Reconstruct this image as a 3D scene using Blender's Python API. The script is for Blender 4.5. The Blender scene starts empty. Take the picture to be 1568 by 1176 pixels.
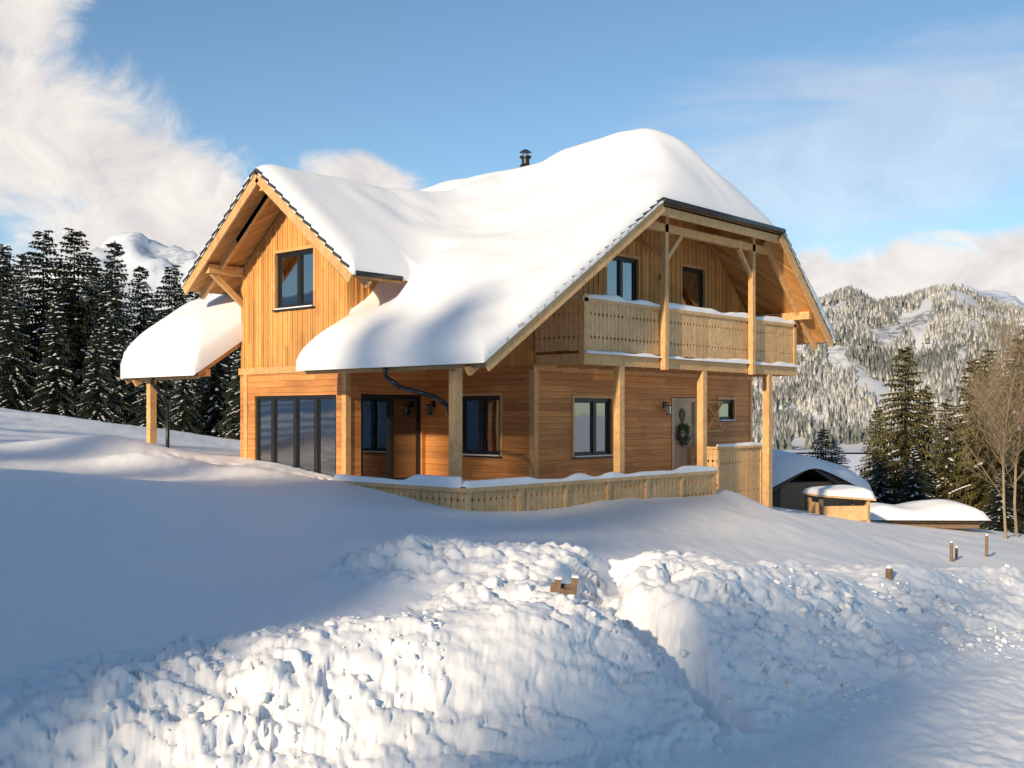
import bpy, math, random
import numpy as np
from mathutils import Vector, Matrix
random.seed(7); np.random.seed(7)
scene=bpy.context.scene
scene.view_settings.view_transform='Standard'; scene.view_settings.look='None'
scene.view_settings.exposure=0; scene.view_settings.gamma=1
# ---------------------------------------------------------------- site axes
CX,CY,CZ=-18.97,-16.29,1.65
FX,FY=0.7455,0.6665
RX,RY=0.6665,-0.7455
def W(r,f): return (CX+FX*f+RX*r, CY+FY*f+RY*r)
# ---------------------------------------------------------------- numpy noise
def hsh(ix,iy,s):
    n=(ix.astype(np.int64)*374761393+iy.astype(np.int64)*668265263+s*1274126177)&0xffffffff
    n=((n^(n>>13))*1274126177)&0xffffffff
    n=(n^(n>>16))&0xffffffff
    return n/4294967295.0
def vn(x,y,s=0):
    ix=np.floor(x);iy=np.floor(y);fx=x-ix;fy=y-iy
    fx=fx*fx*fx*(fx*(fx*6-15)+10);fy=fy*fy*fy*(fy*(fy*6-15)+10)
    a=hsh(ix,iy,s);b=hsh(ix+1,iy,s);c=hsh(ix,iy+1,s);d=hsh(ix+1,iy+1,s)
    return (a*(1-fx)+b*fx)*(1-fy)+(c*(1-fx)+d*fx)*fy-0.5
def fbm(x,y,o=4,s=0):
    t=0;a=1.0
    for i in range(o):
        t=t+a*vn(x*2**i+i*17.3,y*2**i-i*9.1,s+i);a*=0.5
    return t
def worley(x,y,s=0):
    ix=np.floor(x);iy=np.floor(y)
    best=np.full(x.shape,9.0);idv=np.zeros(x.shape)
    for dx in(-1,0,1):
        for dy in(-1,0,1):
            jx=ix+dx;jy=iy+dy
            px=jx+hsh(jx,jy,s);py=jy+hsh(jx,jy,s+5)
            d=(px-x)**2+(py-y)**2
            m=d<best
            best=np.where(m,d,best);idv=np.where(m,hsh(jx,jy,s+9),idv)
    return np.sqrt(best),idv
def sst(x,a,b):
    t=np.clip((x-a)/(b-a),0,1);return t*t*(3-2*t)
# ---------------------------------------------------------------- terrain
ctrl=np.array([
(-3.7,8,-.14),(-5.6,12,.08),(-8.4,18,.74),(-9.6,21,.50),(-14,30,1.15),(-21,45,1.9),
(-2.3,8,-.12),(-3.5,12,.02),(-5.2,18,.47),(-6.4,21.5,.28),(-8,28,.66),(-10.5,36,.6),(-13,45,.5),(-17.2,45,1.38),
(-28,60,2.0),(-21,60,.95),(-17.3,60,.4),(-6,55,-.2),(3,55,-1.6),
(-1.1,8.5,-.07),(-1.7,13,.03),(-2.5,19,.07),(-3.6,23.2,.16),(-.9,20.4,-.20),(-2.2,21.6,.0),
(0,10,-.02),(0,14,-.12),(0,18.5,-.24),(0,22,-.30),(1.4,11,0),(2,15.5,-.3),(2.4,24.0,-.28),(4.6,26.8,-.35),
(3.2,13,-.5),(4.7,19,-.72),(7.4,30,-1.0),(5.9,16,-1.0),(9.1,25,-1.6),(14.6,40,-2.4),
(8.4,18,-1.3),(14,30,-2.2),(21,45,-3.2),(28,60,-5),(12,55,-3.2),(0,26,-.35),(-2,36,-.1),(14,18,-2.2),(20,28,-3.2),
(-16,18,1.5),(-24,30,2.2),(-35,50,3.2),(-10,8,.2)],float)
def U(r2): return np.where(r2>1e-9,0.5*r2*np.log(np.maximum(r2,1e-9)),0.0)
P=ctrl[:,:2]/10.0
n=len(P)
K=U(((P[:,None]-P[None])**2).sum(-1))+np.eye(n)*0.003
A=np.zeros((n+3,n+3));A[:n,:n]=K;A[:n,n]=1;A[:n,n+1:]=P;A[n,:n]=1;A[n+1:,:n]=P.T
sol=np.linalg.solve(A,np.concatenate([ctrl[:,2],np.zeros(3)]))
def Tps(r,f):
    r=r/10;f=f/10
    out=sol[n]+sol[n+1]*r+sol[n+2]*f
    for i in range(n): out=out+sol[i]*U((r-P[i,0])**2+(f-P[i,1])**2)
    return out
FR=[-30,-12,-6,-3,.3,1.56,3.1,6.55,12,30]; FF=[4.0,4.4,5.1,5.9,7.2,8.3,10.1,14.06,19.5,36]
GB=[(-.9,11.2,.22,.8),(.2,12.0,.14,.8),(2.3,12.2,.24,.8),(3.6,13.6,.2,.8),(5.6,15.9,.25,.9),(8,18.5,.2,1.0)]
def seg(r,f,a,b):
    ax,ay=a;bx,by=b;dx,dy=bx-ax,by-ay
    t=np.clip(((r-ax)*dx+(f-ay)*dy)/(dx*dx+dy*dy),0,1)
    return np.hypot(r-ax-t*dx,f-ay-t*dy)
def parts(r,f):
    r=np.asarray(r,float);f=np.asarray(f,float)
    dist=np.hypot(r,f)
    T=Tps(np.clip(r,-36,30),np.clip(f,4,62))
    Aq=np.where(r<0,-.07*r,-.18*r)
    Aq=np.clip(Aq,-18,3.5)
    Aq=Aq-14*sst(f,70,350)*sst(r/np.maximum(f,1),-.2,.1)
    Aq=np.maximum(Aq,-20)
    far=np.maximum(sst(dist,55,95),sst(-f,-2,18))
    T=T*(1-far)+Aq*far
    T=T+0.12*fbm(r/5.0,f/5.0,3,3)*sst(dist,6,20)
    T=T+.42*np.exp(-((r+9.7)**2/2.6+(f-26.5)**2/1.1))+.30*np.exp(-((r+8.0)**2/1.6+(f-24.6)**2/.5))+.2*np.exp(-((r+5.9)**2/1.2+(f-23.9)**2/.35))
    T=T+.30*np.exp(-((r-5.5)**2/.9+(f-28.2)**2/.9))
    ff=np.interp(r,FR,FF)
    s=f-ff
    near=1-sst(dist,26,34)
    Rd=-.76-.075*np.maximum(r,0)-.01*np.maximum(-r,0)
    w=np.interp(r,[-4,0,2,6],[1.1,1.4,2.0,2.6])
    m=sst(s/w,0,1)
    m=np.where(near>0,1-(1-m)*near,1)
    bs=np.interp(r,[-4,0,2,6],[1.25,1.5,2.2,2.8])
    h=Rd*(1-m)+T*m
    berm=np.exp(-((s-bs)/.6)**2)*near
    h=h+berm*(.10+.22*vn(r/1.1,f*0+3.3,8))
    pg=0
    for (a,b,am,sg) in GB:
        g=np.exp(-((r-a)**2+(f-b)**2)/(2*sg*sg)); h=h+am*g; pg=np.maximum(pg,g)
    wob=.25*vn(r*1.5,f*1.5,41)
    d1=np.minimum(seg(r,f,(1.6,9.0),(.75,10.3)),seg(r,f,(.75,10.3),(1.25,12.0)))+wob
    h=h-.5*(1-sst(d1,.12,.5))
    lm=sst(s,-.35,.3)*(1-sst(s,np.interp(r,[-4,-1,0,6],[1.5,2.0,3.6,4.2]),np.interp(r,[-4,-1,0,6],[1.9,3.0,4.8,5.4])))*near
    lm=np.maximum(lm,sst(pg,.25,.7))
    lm=lm*(0.28+1.1*np.clip(vn(r/.9,f/.9,21)+.5,0,1))
    return h,lm,s,near,m,dist
SHADE_HILL=9.3  # height of the unseen sunward rise, raised to shade the foreground
def finish(r,f,h):
    x,y=W(r,f)
    h=h+SHADE_HILL*sst(-x,25,47)*(1-sst(-x,75,200)*.5)*(1-sst(np.abs(y),120,260))
    inside=((x>-2.4)&(x<9.6)&(y>3.72)&(y<7.45))|((x>.13)&(x<9.65)&(y>.13)&(y<9.4))
    h=np.where(inside,-1.4,h)
    deck=((x>-3.95)&(x<.2)&(y>-1.6)&(y<3.5))|((x>-.1)&(x<4.8)&(y>-1.6)&(y<.3))
    return np.where(deck,np.minimum(h,-.12),h)
def terr(r,f): return finish(r,f,parts(r,f)[0])
def surf(r,f):
    h,lm,s,near,m,dist=parts(r,f)
    e=.06
    hr=(parts(r+e,f)[0]-parts(r-e,f)[0])/(2*e);hf=(parts(r,f+e)[0]-parts(r,f-e)[0])/(2*e)
    x,y=W(r,f+1.5*h)
    wx=x+.16*fbm(x*3,y*3,2,1);wy=y+.16*fbm(x*3,y*3,2,2)
    L=0
    for sc,am,sd in((.60,.090,31),(.30,.09,32),(.15,.060,33),(.075,.030,34)):
        d,i=worley(wx/sc,wy/sc,sd)
        L=L+am*(np.sqrt(np.clip(1-(d/.85)**2,0,1))-.5)*np.clip(i*2.2-.7,0,1.2)
    L=L+.07*fbm(x*1.7,y*1.7,5,36)+.016*fbm(x*14,y*14,3,37)
    L=L*lm*1.25
    rm=(1-sst(s,-.5,.2))*near
    L=L+rm*(.03*fbm(x*2.2,y*2.2,3,50)+.026*fbm(x*8,y*8,4,51)+.014*np.sin((s+.2*vn(r/3,f/3,9))*5.2))
    L=L+(1-lm)*m*(.03*fbm((x+y)*.5,(x-y)*1.7,3,61)+.06*fbm(x*.35,y*.35,2,62))*(dist<80)
    tm=np.exp(-((r+6.6)/1.6)**2-((f-25.2)/1.2)**2)
    d,i=worley(x/.45,y/.45,77)
    L=L-tm*.24*np.clip(.5-d,0,1)*2*(i>.35)
    k=np.where(dist<20,1.,0.)
    nn=np.sqrt(1+hr*hr+hf*hf)
    r2=r-k*hr/nn*L;f2=f-k*hf/nn*L
    z=h+L*np.where(k>0,1/nn,1)
    z=finish(r,f,z)
    X,Y=W(r2,f2);return X,Y,z
def ground(r,f): return float(terr(np.array([r]),np.array([f]))[0])
def ground_xy(x,y):
    dx,dy=x-CX,y-CY
    return ground(dx*RX+dy*RY,dx*FX+dy*FY)

# ---------------------------------------------------------------- node helpers
class NT:
    def __init__(s,nt): s.nt=nt
    def new(s,t,**k):
        nd=s.nt.nodes.new(t)
        for a,b in k.items(): setattr(nd,a,b)
        return nd
    def link(s,a,b): s.nt.links.new(a,b)
    def setin(s,inp,v):
        if hasattr(v,'is_output'): s.link(v,inp)
        else: inp.default_value=v
    def m(s,op,a,b=0.0,c=None,clamp=False):
        nd=s.new('ShaderNodeMath',operation=op,use_clamp=clamp)
        s.setin(nd.inputs[0],a);s.setin(nd.inputs[1],b)
        if c is not None:s.setin(nd.inputs[2],c)
        return nd.outputs[0]
    def vm(s,op,a,b=None):
        nd=s.new('ShaderNodeVectorMath',operation=op)
        s.setin(nd.inputs[0],a)
        if b is not None:s.setin(nd.inputs[1],b)
        return nd.outputs['Value'] if op in('DOT_PRODUCT','LENGTH') else nd.outputs[0]
    def comb(s,x,y,z):
        nd=s.new('ShaderNodeCombineXYZ')
        for i,v in enumerate((x,y,z)): s.setin(nd.inputs[i],v)
        return nd.outputs[0]
    def sep(s,v):
        nd=s.new('ShaderNodeSeparateXYZ');s.setin(nd.inputs[0],v);return nd.outputs
    def noise(s,vec,scale,detail=4,rough=.55,dist=0):
        nd=s.new('ShaderNodeTexNoise');s.setin(nd.inputs['Vector'],vec)
        nd.inputs['Scale'].default_value=scale;nd.inputs['Detail'].default_value=detail
        nd.inputs['Roughness'].default_value=rough;nd.inputs['Distortion'].default_value=dist
        return nd.outputs['Fac']
    def mapr(s,v,a,b,c=0.,d=1.,smooth=True):
        nd=s.new('ShaderNodeMapRange',interpolation_type='SMOOTHSTEP' if smooth else 'LINEAR')
        s.setin(nd.inputs[0],v)
        for i,q in enumerate((a,b,c,d)): s.setin(nd.inputs[i+1],q)
        return nd.outputs[0]
    def mix(s,f,a,b,mode='MIX'):
        nd=s.new('ShaderNodeMix',data_type='RGBA',blend_type=mode)
        s.setin(nd.inputs[0],f)
        s.setin(nd.inputs[6],a if hasattr(a,'is_output') else (*a,1))
        s.setin(nd.inputs[7],b if hasattr(b,'is_output') else (*b,1))
        return nd.outputs[2]
    def bump(s,h,st=.3,d=.02):
        nd=s.new('ShaderNodeBump');nd.inputs['Strength'].default_value=st
        nd.inputs['Distance'].default_value=d;s.setin(nd.inputs['Height'],h);return nd.outputs[0]
def newmat(name):
    m=bpy.data.materials.new(name);m.use_nodes=True
    b=m.node_tree.nodes['Principled BSDF'];return m,NT(m.node_tree),b
def objco(t):
    return t.new('ShaderNodeTexCoord').outputs['Object']
def plain(name,col,rough=.6,metal=0,var=.15,scale=8):
    m,t,b=newmat(name);co=objco(t)
    n1=t.noise(co,scale,3)
    f=t.mapr(n1,.3,.7,1-var,1+var,False)
    c=t.mix(1.0,col,t.comb(f,f,f),'MULTIPLY')
    t.link(c,b.inputs['Base Color']);b.inputs['Roughness'].default_value=rough
    b.inputs['Metallic'].default_value=metal
    return m
def wood(name,mode,w,c1,c2,groove=True,rough=.62):
    m,t,b=newmat(name);co=objco(t);x,y,z=t.sep(co)
    xy=t.m('ADD',x,y)
    if mode=='h': s=z;g=t.comb(t.m('MULTIPLY',xy,.35),t.m('MULTIPLY',z,9.),0.)
    elif mode=='v': s=xy;g=t.comb(t.m('MULTIPLY',xy,9.),t.m('MULTIPLY',z,.35),0.)
    else: s=None;g=t.comb(t.m('MULTIPLY',x,3.),t.m('MULTIPLY',y,3.),t.m('MULTIPLY',z,2.))
    if s is not None:
        q=t.m('DIVIDE',s,w);fl=t.m('FLOOR',q);fr=t.m('FRACT',q)
        wn=t.new('ShaderNodeTexWhiteNoise',noise_dimensions='2D')
        run=xy if mode=='h' else z
        sg=t.m('FLOOR',t.m('ADD',t.m('DIVIDE',run,3.1),t.m('MULTIPLY',fl,.37)))
        t.link(t.comb(fl,sg,0.),wn.inputs['Vector']);rnd=wn.outputs['Value']
        gd=t.new('ShaderNodeVectorMath',operation='ADD');t.link(g,gd.inputs[0]);t.link(t.comb(rnd,0.,t.m('MULTIPLY',rnd,40.)),gd.inputs[1]);g=gd.outputs[0]
    else: rnd=None
    gr=t.noise(g,3.2,3,.6,.6)
    if mode=='h': kc=t.comb(xy,t.m('MULTIPLY',z,2.2),0.)
    elif mode=='v': kc=t.comb(t.m('MULTIPLY',xy,2.2),z,0.)
    else: kc=co
    kn=t.new('ShaderNodeTexVoronoi');t.link(kc,kn.inputs['Vector']);kn.inputs['Scale'].default_value=2.6
    knot=t.mapr(kn.outputs['Distance'],.03,.10,1.,0.)
    fac=t.mapr(gr,.3,.7)
    col=t.mix(fac,c1,c2)
    if rnd is not None:
        v=t.mapr(rnd,0,1,.74,1.14,False);col=t.mix(1.,col,t.comb(v,t.m('MULTIPLY',v,.98),t.m('MULTIPLY',v,.95)),'MULTIPLY')
    col=t.mix(t.m('MULTIPLY',knot,.6),col,(c2[0]*.4,c2[1]*.32,c2[2]*.3))
    big=t.noise(co,.9,2);bv=t.mapr(big,.3,.7,.84,1.1,False);col=t.mix(1.,col,t.comb(bv,bv,bv),'MULTIPLY')
    h=t.m('MULTIPLY',gr,.15)
    if s is not None and groove:
        e=t.m('MINIMUM',fr,t.m('SUBTRACT',1.,fr))
        gv=t.mapr(e,0.015,.07);col=t.mix(t.m('MULTIPLY',t.m('SUBTRACT',1.,t.mapr(e,.0,.045)),.8),col,(c2[0]*.3,c2[1]*.25,c2[2]*.25))
        h=t.m('ADD',h,gv)
    t.link(col,b.inputs['Base Color']);b.inputs['Roughness'].default_value=rough
    t.link(t.bump(h,.5,.010),b.inputs['Normal']);return m
def snowmat(name,tint=(.86,.88,.91),bs=.35,big=2.2):
    m,t,b=newmat(name);co=objco(t)
    n1=t.noise(co,big,3,.6);n2=t.noise(co,38,2,.6)
    h=t.m('ADD',n1,t.m('MULTIPLY',n2,.11))
    b.inputs['Base Color'].default_value=(*tint,1);b.inputs['Roughness'].default_value=.55
    b.inputs['Specular IOR Level'].default_value=.25
    t.link(t.bump(h,bs,.05),b.inputs['Normal']);return m
M={}
M['snow']=snowmat('snow_surface',(.90,.90,.905),.38);M['rsnow']=snowmat('roof_snow_surface',(.86,.87,.89),.18,1.6)
M['sidH']=wood('larch_horizontal_boards','h',.146,(.70,.33,.105),(.53,.21,.058))
M['sidV']=wood('spruce_vertical_boards','v',.2,(.77,.43,.14),(.63,.305,.083))
M['beam']=wood('timber_beam','b',.2,(.74,.46,.20),(.60,.335,.13),False)
M['soff']=wood('soffit_boards','v',.13,(.72,.38,.13),(.58,.275,.08))
M['rail']=wood('railing_boards','b',.2,(.74,.48,.24),(.60,.36,.15),False)
M['door']=wood('door_planks','v',.16,(.62,.48,.34),(.54,.40,.27))
M['dark']=plain('anthracite_metal',(.025,.027,.03),.35,.3)
M['tile']=plain('roof_tile_dark',(.045,.05,.055),.55)
M['curt']=plain('curtain_fabric',(.45,.43,.40),.9)
M['inner']=plain('interior_plaster',(.25,.18,.12),.9)
M['bark']=plain('bark',(.09,.06,.04),.9,0,.4,20)
M['oldwood']=plain('weathered_wood',(.20,.13,.08),.8,0,.3,15)
M['wreath']=plain('wreath_twigs',(.05,.07,.03),.9,0,.5,40)
def glassmat():
    m=bpy.data.materials.new('window_glass');m.use_nodes=True;t=NT(m.node_tree)
    for nd in list(m.node_tree.nodes): m.node_tree.nodes.remove(nd)
    o=t.new('ShaderNodeOutputMaterial');tr=t.new('ShaderNodeBsdfTransparent');tr.inputs[0].default_value=(.5,.53,.55,1)
    gl=t.new('ShaderNodeBsdfGlossy');gl.inputs['Roughness'].default_value=.01;gl.inputs[0].default_value=(.9,.95,1,1)
    nz=t.noise(t.new('ShaderNodeTexCoord').outputs['Object'],1.1,1);t.link(t.bump(nz,.12,.05),gl.inputs['Normal'])
    fr=t.new('ShaderNodeFresnel');fr.inputs[0].default_value=1.5
    f=t.m('ADD',t.m('MULTIPLY',fr.outputs[0],2.),.20,clamp=True)
    mx=t.new('ShaderNodeMixShader');t.link(f,mx.inputs[0]);t.link(tr.outputs[0],mx.inputs[1]);t.link(gl.outputs[0],mx.inputs[2])
    t.link(mx.outputs[0],o.inputs[0]);return m
M['glass']=glassmat()
def needles(name,c1,c2):
    m,t,b=newmat(name);g=t.new('ShaderNodeNewGeometry')
    col=t.mix(g.outputs['Random Per Island'],c1,c2)
    t.link(col,b.inputs['Base Color']);b.inputs['Roughness'].default_value=.75
    return m
M['needle']=needles('spruce_needles',(.012,.021,.013),(.038,.050,.025))
M['needleW']=needles('sunlit_larch_needles',(.06,.062,.02),(.21,.17,.055))  # warm, bright sunlit tone is put into the needle colour
M['twig']=needles('bare_twigs',(.18,.13,.08),(.36,.27,.16))

# ---------------------------------------------------------------- mesh builder
def mkobj(name,verts,faces,mats,mi=None,parent=None,smooth=False):
    me=bpy.data.meshes.new(name);me.from_pydata(verts,[],faces)
    for m in mats: me.materials.append(M[m])
    if mi is not None: me.polygons.foreach_set('material_index',np.array(mi,np.int32))
    if smooth: me.polygons.foreach_set('use_smooth',np.ones(len(me.polygons),bool))
    me.update()
    o=bpy.data.objects.new(name,me);scene.collection.objects.link(o)
    if parent is not None:o.parent=parent
    return o
def grid_obj(name,X,Y,Z,mat,parent=None,smooth=True,wrap=False):
    a,b=X.shape
    idx=np.arange(a*b).reshape(a,b)
    if wrap: idx=np.concatenate([idx,idx[:,:1]],1)
    q=np.stack([idx[:-1,:-1],idx[:-1,1:],idx[1:,1:],idx[1:,:-1]],-1).reshape(-1,4)
    co=np.stack([X,Y,Z],-1).reshape(-1,3)
    me=bpy.data.meshes.new(name);me.vertices.add(len(co));me.vertices.foreach_set('co',co.ravel())
    me.loops.add(q.size);me.loops.foreach_set('vertex_index',q.ravel().astype(np.int32))
    me.polygons.add(len(q));me.polygons.foreach_set('loop_start',np.arange(0,q.size,4,dtype=np.int32))
    me.polygons.foreach_set('loop_total',np.full(len(q),4,np.int32))
    me.polygons.foreach_set('use_smooth',np.full(len(q),smooth))
    me.materials.append(mat);me.update(calc_edges=True);me.validate()
    o=bpy.data.objects.new(name,me);scene.collection.objects.link(o)
    if parent:o.parent=parent
    return o
class MB:
    def __init__(s,*mats): s.v=[];s.f=[];s.mi=[];s.mats=mats
    def hexa(s,p,m=0):
        k=len(s.v);s.v+=[tuple(q) for q in p]
        for f in((0,3,2,1),(4,5,6,7),(0,1,5,4),(1,2,6,5),(2,3,7,6),(3,0,4,7)):
            s.f.append(tuple(k+i for i in f));s.mi.append(m)
    def box(s,x0,x1,y0,y1,z0,z1,m=0):
        s.hexa([(x0,y0,z0),(x1,y0,z0),(x1,y1,z0),(x0,y1,z0),(x0,y0,z1),(x1,y0,z1),(x1,y1,z1),(x0,y1,z1)],m)
    def sbox(s,ax,c0,c1,s0,s1,z0,z1,m=0):
        if ax=='x': s.box(c0,c1,s0,s1,z0,z1,m)
        else: s.box(s0,s1,c0,c1,z0,z1,m)
    def beam(s,p,q,w,h,m=0,up=(0,0,1)):
        p=Vector(p);q=Vector(q);d=(q-p).normalized();u=Vector(up)
        sd=d.cross(u).normalized();u=sd.cross(d).normalized()
        a=sd*w/2;b=u*h/2
        s.hexa([p-a-b,p+a-b,q+a-b,q-a-b,p-a+b,p+a+b,q+a+b,q-a+b],m)
    def poly(s,ax,c0,c1,pts,m=0):
        k=len(s.v);nn=len(pts)
        for c in(c0,c1):
            for (a,z) in pts: s.v.append((c,a,z) if ax=='x' else (a,c,z))
        s.f.append(tuple(range(k,k+nn)));s.mi.append(m)
        s.f.append(tuple(range(k+2*nn-1,k+nn-1,-1)));s.mi.append(m)
        for i in range(nn):
            j=(i+1)%nn;s.f.append((k+i,k+nn+i,k+nn+j,k+j));s.mi.append(m)
    def cyl(s,p,q,r0,r1=None,n=10,m=0,cap=True):
        r1=r0 if r1 is None else r1
        p=Vector(p);q=Vector(q);d=(q-p).normalized()
        a=d.orthogonal().normalized();b=d.cross(a);k=len(s.v)
        for c,r in((p,r0),(q,r1)):
            for i in range(n):
                t=2*math.pi*i/n;s.v.append(tuple(c+a*math.cos(t)*r+b*math.sin(t)*r))
        for i in range(n):
            j=(i+1)%n;s.f.append((k+i,k+j,k+n+j,k+n+i));s.mi.append(m)
        if cap:
            s.f.append(tuple(range(k+n-1,k-1,-1)));s.mi.append(m);s.f.append(tuple(range(k+n,k+2*n)));s.mi.append(m)
    def obj(s,name,parent=None,smooth=False): return mkobj(name,s.v,s.f,s.mats,s.mi,parent,smooth)
def empty(name,loc=(0,0,0)):
    o=bpy.data.objects.new(name,None);o.location=loc;scene.collection.objects.link(o);return o

# ---------------------------------------------------------------- snow ground sheet
az=np.concatenate([np.arange(-180,-40,2.5),np.arange(-40,-28,.5),np.arange(-28,28,.09),np.arange(28,40,.5),np.arange(40,180,2.5)])*math.pi/180
rad=[0.05]
while rad[-1]<9000:
    R_=rad[-1]
    rad.append(R_*(1.25 if R_<4 else (1.0042 if R_<17 else (1.007 if R_<45 else (1.03 if R_<200 else 1.06)))))
rad=np.array(rad)
RR,AA=np.meshgrid(rad,az,indexing='ij')
r_=RR*np.sin(AA);f_=RR*np.cos(AA)
XX,YY,ZZ=surf(r_,f_)
grid_obj('snow_ground',XX,YY,ZZ,M['snow'],wrap=True)

def ico():
    import bmesh
    bm=bmesh.new();bmesh.ops.create_icosphere(bm,subdivisions=2,radius=1)
    v=np.array([x.co[:] for x in bm.verts]);f=np.array([[q.index for q in p.verts] for p in bm.faces]);bm.free();return v,f
iv,iff=ico()
cv=[];cf=[];k=0;cnt=0
NC=6500
rs=np.random.uniform(-5,9,NC);ss=np.abs(np.random.normal(.9,1.3,NC))-.35
ffs=np.interp(rs,FR,FF)+ss
gx,gy,gz_=surf(rs,ffs)
for i in range(NC):
    if ss[i]>np.interp(rs[i],[-4,0,6],[1.5,3.6,4.2]): continue
    if cnt>900: break
    if vn(np.array([rs[i]*1.3]),np.array([ffs[i]*1.3]),5)[0]<.02: continue
    R0=.008+.036*random.random()**3
    nz=1+1.0*(hsh(np.round(iv[:,0]*2)+i,np.round(iv[:,1]*2+iv[:,2]*5),i)-.5)
    c=iv*nz[:,None]*R0*np.array([random.uniform(.7,1.4),random.uniform(.7,1.4),random.uniform(.55,1.)])
    c=c+np.array([gx[i],gy[i],gz_[i]+R0*.1])
    cv.append(c);cf.append(iff+k);k+=len(iv);cnt+=1
mkobj('snow_clods',np.concatenate(cv).tolist(),np.concatenate(cf).tolist(),['snow'],None,None,True)

# ---------------------------------------------------------------- chalet
H=empty('wooden_chalet')
LS=.651;RS=.909
def zl(x): return 6.6+LS*(x-2.12)
def zrr(x): return 6.6+RS*(7.69-x)
XR=5.365
def zmain(x): return zl(x) if x<XR else zrr(x)
WP=7.41;WS=.78;WY=5.4
def zw(y): return WP-WS*abs(y-WY)
def wall(mb,ax,c,t,s0,s1,z0,top,holes,m=0,extra=()):
    br=sorted(set([s0,s1]+[h[0] for h in holes]+[h[1] for h in holes]+list(extra)))
    br=[b for b in br if s0<=b<=s1]
    for a,b in zip(br[:-1],br[1:]):
        mid=(a+b)/2;hs=sorted([h for h in holes if h[0]<mid<h[1]],key=lambda h:h[2])
        zb=z0
        for h in hs:
            if h[2]>zb: mb.poly(ax,c,c+t,[(a,zb),(b,zb),(b,h[2]),(a,h[2])],m)
            zb=h[3]
        mb.poly(ax,c,c+t,[(a,zb),(b,zb),(b,top(b)),(a,top(a))],m)
def battens(mb,ax,c,s0,s1,z0,top,holes,step=.2,w=.045,pr=.022):
    s=s0+.05
    while s<s1-.03:
        segs=[[z0,top(s+w/2)-.01]]
        for h in holes:
            if h[0]-.06<s+w/2<h[1]+.06:
                ns=[]
                for a,b in segs:
                    if h[2]-.07>a: ns.append([a,min(b,h[2]-.07)])
                    if h[3]+.07<b: ns.append([max(a,h[3]+.07),b])
                segs=ns
        for a,b in segs:
            if b-a>.03: mb.sbox(ax,c-pr,c+.01,s,s+w,a,b)
        s+=step
BZ=2.77
mb=MB('sidH')
hR=[(1.44,2.94,.64,2.05),(5.6,6.82,-.1,2.12),(7.97,8.83,1.48,2.08)]
wall(mb,'y',0,.2,0,9.8,-1.6,lambda s:BZ,hR)
hL=[(1.02,2.34,.68,2.1)]
wall(mb,'x',0.002,.2,.2,3.56,-1.6,lambda s:BZ,hL)
wall(mb,'y',3.56,.2,-2.54,.2,-1.0,lambda s:BZ,[(-2.09,-.12,0.0,2.14)])
hW=[(3.92,7.16,0.0,2.12)]
wall(mb,'x',-2.541,.2,3.76,7.59,-.8,lambda s:BZ,hW)
wall(mb,'y',7.59,.2,-2.54,.2,-.8,lambda s:BZ,[])
mb.box(9.6,9.8,.2,9.6,-2.6,BZ);mb.box(0,9.6,9.4,9.6,-1.5,BZ);mb.box(0,.2,7.79,9.4,-1.5,BZ)
mb.obj('lower_walls',H)
mb=MB('sidV')
hU=[(2.78,4.11,3.05,5.62),(6.13,7.29,4.2,5.66)]
topR=lambda s:min(zmain(s)-.22,8.1)
wall(mb,'y',.03,.2,0,9.8,BZ+.002,topR,hU,0,(XR,4.45,6.05))
battens(mb,'y',.03,0,9.8,BZ+.1,topR,hU)
topW=lambda s:zw(s)-.2
hG=[(4.77,6.3,4.25,5.65)]
wall(mb,'x',-2.52,.2,3.56,7.79,BZ+.002,topW,hG,0,(WY,))
battens(mb,'x',-2.52,3.56,7.79,BZ+.09,topW,hG)
tS=lambda s:zw(3.56)-.2
wall(mb,'y',3.581,.18,-2.32,2.5,BZ+.002,tS,[],0)
battens(mb,'y',3.581,-2.5,1.5,BZ+.09,tS,[])
wall(mb,'y',7.55,.2,-2.32,2.5,BZ+.002,lambda s:zw(7.79)-.2,[],0)
mb.box(.02,.2,.25,3.56,BZ+.002,zl(0)-.25)
mb.box(9.6,9.78,.25,9.6,BZ+.002,zrr(9.8)-.2)
wall(mb,'y',9.4,.2,.2,9.6,BZ+.002,lambda s:min(zmain(s)-.3,8.1),[],0,(XR,))
mb.obj('upper_walls',H)
mb=MB('beam')
mb.box(-.03,9.83,-.032,.0,BZ-.1,BZ+.08)
mb.box(-2.575,-2.542,3.53,7.82,BZ-.1,BZ+.07)
mb.box(-2.545,-.0,3.528,3.56,BZ-.1,BZ+.07)
mb.box(-2.572,-2.543,3.53,3.68,-.6,BZ-.1);mb.box(-2.54,-2.42,3.53,3.56,-.6,BZ-.1)
mb.box(-2.572,-2.543,7.45,7.6,-.6,BZ-.1)
mb.box(-.03,.0,-.03,.12,-1.2,BZ-.1);mb.box(.0,.12,-.031,0,-1.2,BZ-.1);mb.box(9.7,9.83,-.031,0,-2.,BZ-.1)
mb.obj('trim_boards',H)
mb=MB('inner');mb.box(.25,9.55,.25,9.35,-.3,-.08);mb.box(-2.3,.25,3.8,7.55,-.3,-.08)
mb.box(.25,9.55,.25,9.35,2.6,2.9);mb.box(-2.3,.25,3.8,7.5,2.6,2.9)
mb.box(4.8,4.95,.3,9.3,-.08,2.6);mb.box(2.9,3.0,3.9,7.4,-.08,2.6);mb.box(5.0,5.1,.3,9,2.9,7.8);mb.box(.3,9.5,3.2,3.3,2.9,4.9);mb.box(1.0,1.1,3.9,7.4,2.9,6)
mb.obj('interior_floors',H)
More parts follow.
